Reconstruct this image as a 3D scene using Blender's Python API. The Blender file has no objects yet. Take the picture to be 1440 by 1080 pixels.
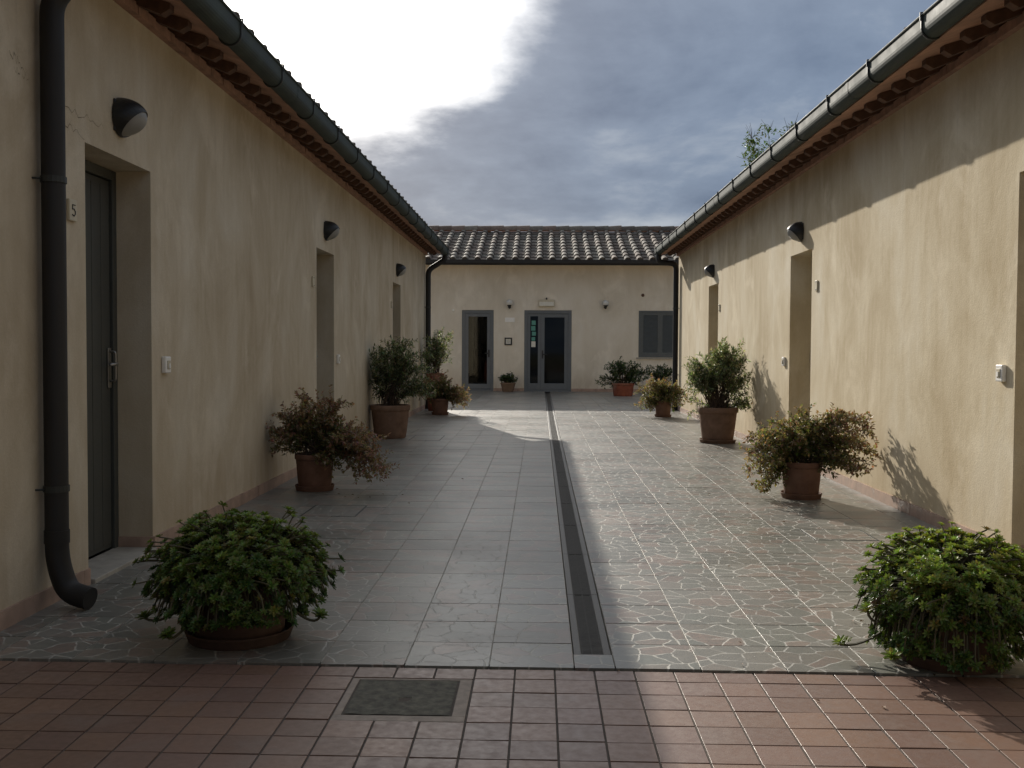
import bpy, math, random
from mathutils import Vector, Matrix, noise as mnoise

R = math.radians
SC = bpy.context.scene
COL = SC.collection

# ------------------------------------------------------------------ helpers
class MB:
    """collects polygons for ONE mesh"""
    def __init__(s):
        s.v = []; s.f = []; s.c = []
    def quad(s, a, b, c, d, col=None):
        n = len(s.v); s.v += [tuple(a), tuple(b), tuple(c), tuple(d)]
        s.f.append((n, n+1, n+2, n+3)); s.c.append(col)
    def poly(s, pts, col=None):
        n = len(s.v); s.v += [tuple(p) for p in pts]
        s.f.append(tuple(range(n, n+len(pts)))); s.c.append(col)
    def box(s, x0, x1, y0, y1, z0, z1, col=None):
        n = len(s.v)
        s.v += [(x0,y0,z0),(x1,y0,z0),(x1,y1,z0),(x0,y1,z0),(x0,y0,z1),(x1,y0,z1),(x1,y1,z1),(x0,y1,z1)]
        for q in ((0,3,2,1),(4,5,6,7),(0,1,5,4),(1,2,6,5),(2,3,7,6),(3,0,4,7)):
            s.f.append(tuple(n+i for i in q)); s.c.append(col)
    def tile(s, x0, x1, y0, y1, z0, z1, b, col=None, tilt=(0,0)):
        """tile with a chamfered top edge; only what can be seen"""
        cx, cy = (x0+x1)/2, (y0+y1)/2
        def zz(x, y, z): return z + (x-cx)*tilt[0] + (y-cy)*tilt[1]
        n = len(s.v)
        for (a0,a1,b0,b1,z) in ((x0,x1,y0,y1,z0),(x0,x1,y0,y1,z1-b*0.7),(x0+b,x1-b,y0+b,y1-b,z1)):
            for (x,y) in ((a0,b0),(a1,b0),(a1,b1),(a0,b1)): s.v.append((x,y,zz(x,y,z)))
        for k in range(2):
            for i in range(4):
                j = (i+1)%4
                s.f.append((n+4*k+i, n+4*k+j, n+4*k+4+j, n+4*k+4+i)); s.c.append(col)
        s.f.append((n+8,n+9,n+10,n+11)); s.c.append(col)
    def tube(s, pts, r, seg=10, caps=True, col=None):
        pts = [Vector(p) for p in pts]
        rr = r if isinstance(r, (list, tuple)) else [r]*len(pts)
        n0 = len(s.v); up = None
        for i, p in enumerate(pts):
            if i == 0: t = pts[1]-pts[0]
            elif i == len(pts)-1: t = pts[-1]-pts[-2]
            else: t = (pts[i+1]-p).normalized() + (p-pts[i-1]).normalized()
            t.normalize()
            if up is None:
                up = Vector((0,0,1)) if abs(t.z) < .9 else Vector((1,0,0))
            a = t.cross(up)
            if a.length < 1e-5: a = t.orthogonal()
            a.normalize(); b = a.cross(t).normalized(); up = b
            for k in range(seg):
                w = 2*math.pi*k/seg
                s.v.append(tuple(p + (a*math.cos(w) + b*math.sin(w))*rr[i]))
        for i in range(len(pts)-1):
            for k in range(seg):
                k2 = (k+1) % seg
                s.f.append((n0+i*seg+k, n0+(i+1)*seg+k, n0+(i+1)*seg+k2, n0+i*seg+k2)); s.c.append(col)
        if caps:
            s.f.append(tuple(n0+k for k in range(seg))); s.c.append(col)
            s.f.append(tuple(n0+(len(pts)-1)*seg+k for k in reversed(range(seg)))); s.c.append(col)
    def lathe(s, prof, c=(0,0,0), seg=40, wob=0, col=None):
        n0 = len(s.v)
        for (r, z) in prof:
            for k in range(seg):
                w = 2*math.pi*k/seg
                q = r*(1+wob*math.sin(2*w+1))
                s.v.append((c[0]+q*math.cos(w), c[1]+q*math.sin(w), c[2]+z))
        for i in range(len(prof)-1):
            for k in range(seg):
                k2 = (k+1) % seg
                s.f.append((n0+i*seg+k, n0+i*seg+k2, n0+(i+1)*seg+k2, n0+(i+1)*seg+k)); s.c.append(col)
    def leaf(s, p, d, up, L, W, col, k=.45, fold=.25):
        d = d.normalized(); side = d.cross(up)
        if side.length < 1e-4: side = d.orthogonal()
        side.normalize(); nn = side.cross(d)
        m = p + d*(L*k) + nn*(W*fold)
        n = len(s.v)
        s.v += [tuple(p), tuple(m+side*W*.5), tuple(p+d*L), tuple(m-side*W*.5), tuple(p+d*L*k)]
        s.f += [(n, n+4, n+2, n+1), (n, n+3, n+2, n+4)]; s.c += [col, col]
    def rleaf(s, p, d, up, L, W, col):
        """blunt spoon-shaped succulent leaf"""
        d = d.normalized(); side = d.cross(up)
        if side.length < 1e-4: side = d.orthogonal()
        side.normalize(); nn = side.cross(d)
        n = len(s.v)
        a = p + d*L*.62 + nn*W*.22; t = p + d*L*.97 + nn*W*.12
        s.v += [tuple(p-side*W*.12), tuple(p+side*W*.12), tuple(a+side*W*.5), tuple(t+side*W*.22), tuple(p+d*L*1.04), tuple(t-side*W*.22), tuple(a-side*W*.5), tuple(p+d*L*.6)]
        s.f += [(n+1, n+2, n+3, n+4, n+7), (n+7, n+4, n+5, n+6, n), (n, n+1, n+7)]
        s.c += [col, col, col]

def origin_of(o):
    v = Vector((0,0,0))
    while o: v += Vector(o.location); o = o.parent
    return v

def obj(name, mb, mat, parent=None, smooth=False, bevel=0):
    me = bpy.data.meshes.new(name)
    off = origin_of(parent)
    me.from_pydata([tuple(Vector(v)-off) for v in mb.v], [], mb.f)
    if any(c is not None for c in mb.c):
        at = me.color_attributes.new('Col', 'FLOAT_COLOR', 'CORNER')
        buf = []
        for poly, c in zip(me.polygons, mb.c):
            c = c or (1,1,1)
            buf += [c[0], c[1], c[2], 1.0]*poly.loop_total
        at.data.foreach_set('color', buf)
    if smooth:
        me.polygons.foreach_set('use_smooth', [True]*len(me.polygons))
    me.materials.append(mat); me.validate(); me.update()
    o = bpy.data.objects.new(name, me); COL.objects.link(o); o.parent = parent
    if smooth == 'auto':
        try: me.set_sharp_from_angle(angle=R(35))
        except Exception: pass
    if bevel:
        m = o.modifiers.new('Bevel', 'BEVEL'); m.width = bevel; m.segments = 2; m.limit_method = 'ANGLE'
    return o

def thing(name, label, cat, loc=(0,0,0), group=None):
    o = bpy.data.objects.new(name, None); COL.objects.link(o); o.location = loc
    o.empty_display_size = .1
    return tag(o, label, cat, group)
def tag(o, label, cat, group=None):
    o['label'] = label; o['category'] = cat
    if group: o['group'] = group
    return o
def struct(name, mb, mat, **k):
    o = obj(name, mb, mat, **k); o['kind'] = 'structure'; return o
def copy_tree(o, parent=None):
    c = o.copy(); COL.objects.link(c); c.parent = parent
    for ch in list(o.children): copy_tree(ch, c)
    return c

# ------------------------------------------------------------------ materials
class NG:
    def __init__(s, name):
        s.m = bpy.data.materials.new(name); s.m.use_nodes = True
        s.t = s.m.node_tree; s.t.nodes.clear()
        s.out = s.n('ShaderNodeOutputMaterial')
    def n(s, typ, **kw):
        x = s.t.nodes.new(typ)
        for k, v in kw.items(): setattr(x, k, v)
        return x
    def l(s, a, b): s.t.links.new(a, b)
    def val(s, x, v):
        if hasattr(v, 'is_output') or isinstance(v, bpy.types.NodeSocket): s.l(v, x)
        else: x.default_value = v
    def pos(s): return s.n('ShaderNodeNewGeometry').outputs['Position']
    def obj(s): return s.n('ShaderNodeTexCoord').outputs['Object']
    def mapv(s, vec, scale=(1,1,1), loc=(0,0,0)):
        x = s.n('ShaderNodeMapping'); s.l(vec, x.inputs['Vector'])
        x.inputs['Scale'].default_value = scale; x.inputs['Location'].default_value = loc
        return x.outputs['Vector']
    def noise(s, vec, scale, detail=4, rough=.55, dist=0):
        x = s.n('ShaderNodeTexNoise'); s.l(vec, x.inputs['Vector'])
        x.inputs['Scale'].default_value = scale; x.inputs['Detail'].default_value = detail
        x.inputs['Roughness'].default_value = rough; x.inputs['Distortion'].default_value = dist
        return x.outputs['Fac']
    def math(s, op, a, b=0.0, c=None, clamp=False):
        x = s.n('ShaderNodeMath', operation=op); x.use_clamp = clamp
        s.val(x.inputs[0], a); s.val(x.inputs[1], b)
        if c is not None: s.val(x.inputs[2], c)
        return x.outputs[0]
    def range(s, v, a, b, c=0.0, d=1.0, smooth=False):
        x = s.n('ShaderNodeMapRange'); s.val(x.inputs[0], v)
        if smooth: x.interpolation_type = 'SMOOTHSTEP'
        for i, k in enumerate((a, b, c, d)): x.inputs[i+1].default_value = k
        return x.outputs[0]
    def mix(s, f, a, b, blend='MIX'):
        x = s.n('ShaderNodeMix', data_type='RGBA', blend_type=blend)
        s.val(x.inputs[0], f)
        for sock, v in ((x.inputs[6], a), (x.inputs[7], b)):
            if isinstance(v, tuple): v = (*v, 1.0) if len(v) == 3 else v
            s.val(sock, v)
        return x.outputs[2]
    def ramp(s, v, stops):
        x = s.n('ShaderNodeValToRGB'); s.l(v, x.inputs[0]); e = x.color_ramp.elements
        while len(e) < len(stops): e.new(.5)
        for q, (p, c) in zip(e, stops): q.position = p; q.color = (*c, 1)
        return x.outputs[0]
    def bump(s, h, strength=.3, dist=.01):
        x = s.n('ShaderNodeBump'); s.l(h, x.inputs['Height'])
        x.inputs['Strength'].default_value = strength; x.inputs['Distance'].default_value = dist
        return x.outputs[0]
    def bsdf(s, col, rough=.6, normal=None, metal=0, spec=.5, emit=None):
        x = s.n('ShaderNodeBsdfPrincipled')
        if isinstance(col, tuple): col = (*col, 1)
        s.val(x.inputs['Base Color'], col); s.val(x.inputs['Roughness'], rough)
        s.val(x.inputs['Metallic'], metal); s.val(x.inputs['Specular IOR Level'], spec)
        if normal is not None: s.l(normal, x.inputs['Normal'])
        return x
    def end(s, shader):
        s.l(shader.outputs[0] if hasattr(shader, 'outputs') else shader, s.out.inputs['Surface']); return s.m

def m_plaster(name, dark, mid, light, dirt=(.40,.30,.19)):
    g = NG(name); p = g.pos()
    n1 = g.noise(g.mapv(p, (1.25,1.25,.85)), 1.0, 7, .64, .5)
    n2 = g.noise(g.mapv(p, (3.2,3.2,.30)), 1.4, 5, .62)
    n3 = g.noise(g.mapv(p, (9,9,1.6)), 1.6, 4, .6)
    mixv = g.math('ADD', g.math('MULTIPLY', n1, .66), g.math('ADD', g.math('MULTIPLY', n2, .22), g.math('MULTIPLY', n3, .12)))
    c = g.ramp(mixv, [(.36, dark), (.50, mid), (.63, light)])
    # pale washed patches
    n4 = g.noise(g.mapv(p, (1,1,.7), (4,7,2)), 1.6, 6, .65, .6)
    c = g.mix(g.math('MULTIPLY', g.range(n4, .50, .70, 0, 1, True), .42), c, tuple(min(1, k*1.22+.03) for k in light))
    # dirt near the foot and thin drip streaks
    sep = g.n('ShaderNodeSeparateXYZ'); g.l(p, sep.inputs[0])
    foot = g.math('MULTIPLY', g.range(sep.outputs[2], .08, .75, 1, 0, True), g.range(n3, .35, .65, .25, .9))
    c = g.mix(g.math('MULTIPLY', foot, .6), c, dirt)
    n5 = g.noise(g.mapv(p, (22,22,.55)), 1.0, 3, .6)
    topz = g.range(sep.outputs[2], 1.2, 2.9, .15, .8)
    c = g.mix(g.math('MULTIPLY', g.range(n5, .58, .78, 0, .32, True), topz), c, tuple(k*.72 for k in dark))
    fine = g.noise(p, 90, 3, .7); mid_ = g.noise(p, 14, 4, .6)
    c = g.mix(g.range(fine, .3, .7, .0, .16), c, tuple(k*.7 for k in dark))
    h = g.math('ADD', g.math('MULTIPLY', fine, .45), g.math('MULTIPLY', mid_, .5))
    return g.end(g.bsdf(c, .92, g.bump(h, .35, .012), spec=.2))

def m_plain(name, col, rough=.5, metal=0, var=.15, scale=20, bump=.0, spec=.5):
    g = NG(name); p = g.obj()
    n = g.noise(p, scale, 4, .6)
    c = g.mix(g.range(n, .3, .7), tuple(k*(1-var) for k in col), tuple(min(1, k*(1+var)) for k in col))
    r = g.range(n, .3, .7, max(.03, rough-.08), rough+.08)
    return g.end(g.bsdf(c, r, g.bump(n, bump, .004) if bump else None, metal, spec))

def m_vcol(name, rough=.6, mul=1.0, var=.25, scale=14, bump=.2, spec=.4, tint2=None):
    g = NG(name); p = g.pos()
    a = g.n('ShaderNodeVertexColor', layer_name='Col').outputs[0]
    n = g.noise(p, scale, 5, .62); n2 = g.noise(p, scale*.13, 4, .6)
    c = g.mix(g.range(n, .3, .72), a, g.mix(1.0, a, (1-var,)*3, 'MULTIPLY'))
    if tint2: c = g.mix(g.range(n2, .5, .72, 0, .7, True), c, tint2)
    return g.end(g.bsdf(c, g.range(n, .3, .7, rough-.1, rough+.1), g.bump(n, bump, .004), spec=spec))

def m_leaf(name, rough=.5, trans=.35, sheen=.4):
    g = NG(name)
    a = g.n('ShaderNodeVertexColor', layer_name='Col').outputs[0]
    b = g.bsdf(a, rough, spec=sheen)
    t = g.n('ShaderNodeBsdfTranslucent')
    g.l(g.mix(1.0, a, (1.25,1.3,.7), 'MULTIPLY'), t.inputs[0])
    m = g.n('ShaderNodeMixShader'); m.inputs[0].default_value = trans
    g.l(b.outputs[0], m.inputs[1]); g.l(t.outputs[0], m.inputs[2])
    return g.end(m)

def m_flagstone(name):
    """grey tile printed with a crazy-paving motif: pale veins round grey, greenish and reddish stones"""
    g = NG(name); p = g.pos()
    a = g.n('ShaderNodeVertexColor', layer_name='Col')
    sp = g.n('ShaderNodeSeparateColor'); g.l(a.outputs[0], sp.inputs[0])
    off = g.n('ShaderNodeCombineXYZ')
    g.l(g.math('MULTIPLY', sp.outputs[0], 37.0), off.inputs[0]); g.l(g.math('MULTIPLY', sp.outputs[1], 53.0), off.inputs[1])
    add = g.n('ShaderNodeVectorMath', operation='ADD'); g.l(p, add.inputs[0]); g.l(off.outputs[0], add.inputs[1])
    wob = g.n('ShaderNodeTexNoise'); g.l(add.outputs[0], wob.inputs['Vector']); wob.inputs['Scale'].default_value = 14; wob.inputs['Detail'].default_value = 2
    wv = g.n('ShaderNodeVectorMath', operation='SCALE'); g.l(wob.outputs['Color'], wv.inputs[0]); wv.inputs['Scale'].default_value = .028
    q = g.n('ShaderNodeVectorMath', operation='ADD'); g.l(add.outputs[0], q.inputs[0]); g.l(wv.outputs[0], q.inputs[1])
    v1 = g.n('ShaderNodeTexVoronoi', voronoi_dimensions='2D', feature='DISTANCE_TO_EDGE'); g.l(q.outputs[0], v1.inputs['Vector']); v1.inputs['Scale'].default_value = 9.6
    v2 = g.n('ShaderNodeTexVoronoi', voronoi_dimensions='2D', feature='F1'); g.l(q.outputs[0], v2.inputs['Vector']); v2.inputs['Scale'].default_value = 9.6
    s2 = g.n('ShaderNodeSeparateColor'); g.l(v2.outputs['Color'], s2.inputs[0])
    stone = g.ramp(s2.outputs[0], [(0, (.150,.158,.138)), (.35, (.205,.195,.172)), (.62, (.168,.180,.154)), (.8, (.258,.192,.158)), (1, (.215,.158,.132))])
    n = g.noise(p, 30, 5, .65); nb = g.noise(p, 1.1, 5, .6)
    stone = g.mix(g.range(n, .3, .75), stone, (.14,.136,.12))
    brk = g.noise(q.outputs[0], 16, 2, .5)
    vein = g.math('MULTIPLY', g.range(v1.outputs['Distance'], .016, .052, 1, 0, True), g.range(brk, .36, .56, .22, 1, True))
    c = g.mix(g.math('MULTIPLY', vein, .72), stone, (.43,.415,.37))
    c = g.mix(g.range(nb, .45, .75, 0, .45, True), c, (.165,.145,.125))
    sh = g.math('ADD', .82, g.math('MULTIPLY', sp.outputs[2], .36))
    cc = g.n('ShaderNodeCombineColor')
    for i in range(3): g.l(sh, cc.inputs[i])
    c = g.mix(1.0, c, cc.outputs[0], 'MULTIPLY')
    h = g.math('SUBTRACT', g.math('MULTIPLY', n, .35), g.math('MULTIPLY', vein, .55))
    r = g.math('ADD', g.range(nb, .3, .75, .30, .46), g.math('MULTIPLY', vein, .25))
    return g.end(g.bsdf(c, r, g.bump(h, .28, .004), spec=.5))

M = {}
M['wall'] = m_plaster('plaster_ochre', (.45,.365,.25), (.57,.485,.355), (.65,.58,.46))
M['wall_sun'] = m_plaster('plaster_ochre_sunlit', (.50,.40,.25), (.635,.54,.375), (.72,.645,.50), (.46,.36,.23))  # right wing plaster: ochre tone plus sunlight put into the colour
M['wall_back'] = m_plaster('plaster_cream', (.65,.58,.465), (.72,.65,.535), (.77,.71,.61))
M['flag'] = m_flagstone('flagstone_tile')
M['joint_pale'] = m_plain('pale_grout', (.30,.28,.24), .95, var=.45, scale=7, bump=.3, spec=.2)
M['joint_dark'] = m_plain('dark_grout', (.11,.095,.082), .95, scale=60, bump=.3, spec=.1)
M['cotto'] = m_vcol('terracotta_tile', .44, var=.2, scale=34, bump=.2, spec=.5, tint2=(.19,.135,.11))
M['rooftile'] = m_vcol('clay_roof_tile', .85, var=.4, scale=16, bump=.4, spec=.25, tint2=(.20,.19,.16))
M['pot'] = m_vcol('terracotta_pot', .8, var=.35, scale=11, bump=.25, spec=.25, tint2=(.30,.20,.145))
M['soil'] = m_plain('potting_soil', (.025,.018,.012), 1, var=.5, scale=60, bump=1)
M['ground'] = m_plain('dry_ground', (.11,.10,.06), 1, var=.4, scale=3, bump=.4)
M['skirt'] = m_plain('skirting_tile', (.37,.255,.195), .6, var=.25, scale=9, bump=.15)
M['soffit'] = m_plain('soffit_terracotta', (.43,.25,.175), .85, var=.25, scale=7, bump=.2)
M['rafter'] = m_plain('old_wood', (.115,.062,.040), .85, var=.35, scale=18, bump=.3)
M['brick'] = m_plain('cornice_brick', (.36,.215,.155), .9, var=.3, scale=10, bump=.3)
M['gutter'] = m_plain('painted_gutter', (.050,.062,.054), .68, var=.3, scale=5, bump=.06, spec=.22)
M['pipe'] = m_plain('painted_downpipe', (.017,.0155,.0145), .62, var=.25, scale=6, bump=.08)
M['strap'] = m_plain('bracket_metal', (.03,.033,.03), .5)
M['door'] = m_plain('green_grey_door_paint', (.058,.061,.054), .5, var=.12, scale=8, bump=.05)
M['frame'] = m_plain('blue_grey_paint', (.125,.138,.150), .42, var=.08, scale=6)
M['shutter'] = m_plain('shutter_paint', (.085,.098,.105), .5, var=.12, scale=9)
M['stone'] = m_plain('stone_sill', (.36,.33,.28), .7, var=.18, scale=14, bump=.2)
M['black'] = m_plain('black_plastic', (.018,.018,.018), .42)
M['metal'] = m_plain('brushed_metal', (.32,.31,.29), .5, metal=1, var=.1)
M['white'] = m_plain('white_plastic', (.84,.82,.77), .45, var=.06)
M['cream'] = m_plain('cream_plastic', (.55,.49,.36), .5, var=.08)
M['grate'] = m_plain('galvanised_grate', (.05,.048,.044), .6, metal=.0, var=.4, scale=30, bump=.2)
M['rail'] = m_plain('worn_steel_rail', (.055,.053,.049), .55, metal=.0, var=.6, scale=40, bump=.25)
M['dark'] = m_plain('channel_dark', (.012,.011,.010), 1)
M['concrete'] = m_plain('mossy_concrete', (.10,.095,.075), .9, var=.55, scale=26, bump=.8)
M['mortar'] = m_plain('pale_mortar', (.30,.255,.215), .85, var=.25, scale=18, bump=.3)
M['leaf'] = m_leaf('leaf_matte', .45, .42)
M['succ'] = m_leaf('leaf_fleshy', .42, .22, .5)
M['bark'] = m_plain('twig_bark', (.075,.052,.036), .9, var=.35, scale=40, bump=.4)
M['succ_stem'] = m_plain('fleshy_stem', (.085,.075,.04), .7, var=.3, scale=40)
M['petal'] = m_leaf('petal', .6, .3)
M['dry'] = m_leaf('dry_leaf', .7, .2)
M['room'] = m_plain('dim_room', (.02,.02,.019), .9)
M['pale_strip'] = m_plain('pale_strip_matte', (.62,.60,.54), .9)
M['ink'] = m_plain('dark_ink', (.02,.02,.025), .7)
M['paper'] = m_plain('paper', (.70,.68,.60), .8, var=.05)
M['teal'] = m_plain('teal_notice', (.10,.30,.24), .6, var=.1)
M['crack'] = m_plain('crack_line', (.10,.08,.06), 1)

def m_lens(name, c):
    g = NG(name); b = g.bsdf(c, .25)
    t = g.n('ShaderNodeBsdfTranslucent'); t.inputs[0].default_value = (.8,.78,.72,1)
    m = g.n('ShaderNodeMixShader'); m.inputs[0].default_value = .3
    g.l(b.outputs[0], m.inputs[1]); g.l(t.outputs[0], m.inputs[2]); return g.end(m)
M['lens'] = m_lens('opal_glass', (.42,.41,.38)); M['globe'] = m_lens('white_opal_glass', (.85,.84,.80))
def m_glass(name):
    g = NG(name); t = g.n('ShaderNodeBsdfTransparent'); t.inputs[0].default_value = (.5,.52,.5,1)
    gl = g.n('ShaderNodeBsdfGlossy'); gl.inputs['Roughness'].default_value = .04; gl.inputs[0].default_value = (.35,.35,.35,1)
    f = g.n('ShaderNodeFresnel'); f.inputs[0].default_value = 1.5
    m = g.n('ShaderNodeMixShader'); g.l(g.math('ADD', f.outputs[0], .02), m.inputs[0])
    g.l(t.outputs[0], m.inputs[1]); g.l(gl.outputs[0], m.inputs[2]); return g.end(m)
M['glass'] = m_glass('door_glass')

# ------------------------------------------------------------------ layout constants (metres)
XL, XR = -2.27, 2.72          # faces of the two long wings
Y0, Y1 = -5.5, 20.5           # wings run along the courtyard
YB = 29.0                     # facade of the far building
TILE = .3215
YF = 3.86                     # where grey paving meets terracotta paving
DX0, DX1 = .137, .292         # drain channel
rnd = random.Random(11)

# ------------------------------------------------------------------ ground and paving
mb = MB(); mb.quad((-300,-200,-.12),(300,-200,-.12),(300,500,-.12),(-300,500,-.12))
struct('ground', mb, M['ground'])

SK = .004  # front edge runs very slightly askew
def yfront(x): return YF - .012*(x-.2)

mb = MB()   # bed with pale grout between the grey tiles
def bed(x0, x1, y0, y1, z, z0=-.1): mb.box(x0, x1, y0, y1, z0, z)
bed(XL-.25, DX0, YF+.035, Y1, -.002); bed(DX1, XR+.25, YF+.035, Y1, -.002)
bed(-11, DX0, Y1, YB-.03, -.0035); bed(DX1, 11, Y1, YB-.03, -.0035)
struct('paving_bed', mb, M['joint_pale'])

mb = MB(); J = .0024
def tint(): return (rnd.random(), rnd.random(), rnd.random())
def put_tile(x0, x1, y0, y1):
    mb.tile(x0+J, x1-J, y0+J, y1-J, -.05, rnd.uniform(-.0006,.0006), .0003, tint(), (rnd.gauss(0,.0016), rnd.gauss(0,.0016)))
ny = int((YB-.03-YF)/TILE)+1
for j in range(ny):
    ya = YF + j*TILE; yb = min(ya+TILE, YB-.035)
    wide = ya > Y1
    lo, hi = (-8.0, 8.0) if wide else (XL-.23, XR+.23)
    x = DX0
    while x > lo: put_tile(max(x-TILE, lo), x, ya if j else yfront(x), yb); x -= TILE
    x = DX1
    while x < hi: put_tile(x, min(x+TILE, hi), ya if j else yfront(x), yb); x += TILE
put_tile(DX0, DX1, yfront(.2), 4.035)
struct('grey_paving', mb, M['flag'])

# terracotta paving nearer the camera
CT = .1478
MX0, MX1, MY0, MY1 = -.648, -.283, 3.352, 3.718     # manhole
mb = MB(); mb.box(-3, 3.4, -2.2, YF-.012, -.11, -.0105)
struct('terracotta_bed', mb, M['joint_dark'])
mb = MB(); gx = -.233
cols = range(-15, 23); rows = range(0, 41)
for i in cols:
    xa = gx + i*CT
    for j in rows:
        yb = YF-.009 - .012*(xa+CT/2-.2) - (j-.22)*CT if j else YF-.009-.012*(xa-.1)
        yt = yb; ya = YF-.009 - .012*(xa+CT/2-.2) - (j+.78)*CT
        xb = xa+CT
        if -3 <= i <= -1:
            if j == 0: ya = MY1+.017
            elif j <= 3 and yt > MY0-.04: continue
        b = rnd.uniform(.87, 1.14); h = rnd.uniform(-.012, .02)
        mb.tile(xa+.0036, xb-.0036, ya+.0036, yt-.0036, -.06, -.0065+rnd.uniform(-.0010,.0010), .0004,
                ((.20+h)*b, (.124+h*.5)*b, .094*b), (rnd.gauss(0,.005), rnd.gauss(0,.005)))
struct('terracotta_paving', mb, M['cotto'])

# manhole cover let into the terracotta
mh = thing('manhole_cover', 'square mossy concrete manhole cover let into the terracotta tiles', 'manhole cover', ((MX0+MX1)/2, (MY0+MY1)/2, -.01))
mb = MB()
N = 22
for i in range(N):
    for j in range(N):
        def P(a, b):
            x = MX0+.008+(MX1-MX0-.016)*a/N; y = MY0+.008+(MY1-MY0-.016)*b/N
            d = math.hypot(x-(MX0+MX1)/2-.01, y-(MY0+MY1)/2+.02)
            return (x, y, -.0075+.003*mnoise.noise(Vector((x*22,y*22,0)))-(.014 if d < .016 else 0))
        mb.quad(P(i,j),P(i+1,j),P(i+1,j+1),P(i,j+1))
obj('cover_slab', mb, M['concrete'], mh, smooth=True)
mb = MB(); w = .03
for (x0,x1,y0,y1) in ((MX0-w+.004,MX1+.045,MY1+.001,MY1+.014),(MX0-w+.004,MX1+.045,MY0-.050,MY0-.001),(MX0-w+.004,MX0-.001,MY0-.0005,MY1+.0005),(MX1+.001,MX1+.045,MY0-.0005,MY1+.0005)):
    mb.tile(x0,x1,y0,y1,-.06,-.0072,.002)
obj('mortar_surround', mb, M['mortar'], mh)

# drain: channel, then one-metre grates in a row
mb = MB(); mb.box(DX0, DX1, 4.035, YB-.25, -.10, -.075)
struct('drain_channel', mb, M['dark'])
def make_grate(L):
    t = thing('drain_grate', '', 'drain grate', (0,0,0), 'slotted grates of the long drain')
    W = DX1-DX0
    b = MB()
    for xa, xb in ((.004,.034), (W-.034, W-.004)):
        b.tile(xa, xb, .002, L-.002, -.04, -.003, .002)
    obj('edge_rail', b, M['rail'], t)
    b = MB(); n = int(L/.0165)
    for k in range(n):
        y = .008+(L-.016)*k/n
        b.box(.0345, W-.0345, y, y+.0062, -.03, -.0045)
    for xx in (.0345, W/2-.003, W-.0405): b.box(xx, xx+.006, .003, L-.003, -.034, -.0065)
    obj('grate_bars', b, M['grate'], t)
    return t
g0 = make_grate(1.0); ngr = int((YB-.25-4.04)/1.0)
dist_words = ['nearest the terracotta paving','second','third','fourth','fifth','sixth','seventh','eighth','ninth','tenth','eleventh','twelfth','thirteenth','fourteenth','fifteenth','sixteenth','seventeenth','eighteenth','nineteenth','twentieth','twenty-first','twenty-second','twenty-third','twenty-fourth']
for k in range(ngr):
    g = g0 if k == 0 else copy_tree(g0)
    g.location = (DX0, 4.04+k*1.0, 0)
    if k == 0: lab = 'slotted metal drain grate nearest the terracotta paving, at the near end of the drain'
    elif k == ngr-1: lab = 'slotted metal drain grate at the far end of the drain, before the double glass door'
    else: lab = 'slotted metal drain grate, %s in the row counted from the terracotta paving' % dist_words[k]
    g['label'] = lab

# inspection covers: paver-faced lids with a dark rim
def inspection(x0, x1, y0, y1, label):
    t = thing('inspection_cover', label, 'inspection cover', ((x0+x1)/2, (y0+y1)/2, 0), 'tiled inspection covers in the paving')
    b = MB(); w = .012
    for q in ((x0,x1,y0,y0+w),(x0,x1,y1-w,y1),(x0,x0+w,y0+w,y1-w),(x1-w,x1,y0+w,y1-w)): b.box(*q, -.02, .0014)
    obj('rim', b, M['strap'], t)
    b = MB(); b.tile(x0+w+.003, x1-w-.003, y0+w+.003, y1-w-.003, -.02, .0012, .0006, (.3,.7,.4))
    obj('lid', b, M['flag'], t)
inspection(-1.70,-1.29,13.35,14.15,'tile-faced inspection cover in the paving beside the large left pot of upright shrub')
inspection(-1.70,-1.30,7.28,7.80,'tile-faced inspection cover in the shaded paving between the left succulent and reddish shrub')
inspection(1.72,2.12,12.75,13.0,'tile-faced inspection cover at the foot of the large right pot of pale shrub')
inspection(1.74,2.15,6.55,6.95,'tile-faced inspection cover in the sunlit paving in front of the right reddish shrub')

# ------------------------------------------------------------------ roofs of clay tiles
def tile_col(rr, pale=0):
    b = rr.uniform(.65, 1.25); k = rr.random()
    base = (.235,.155,.115) if k < .45 else (.215,.185,.15) if k < .8 else (.15,.125,.105)
    base = tuple(x*(1-pale)+y*pale for x, y in zip(base, (.24,.22,.19)))
    return tuple(x*b for x in base)

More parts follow.
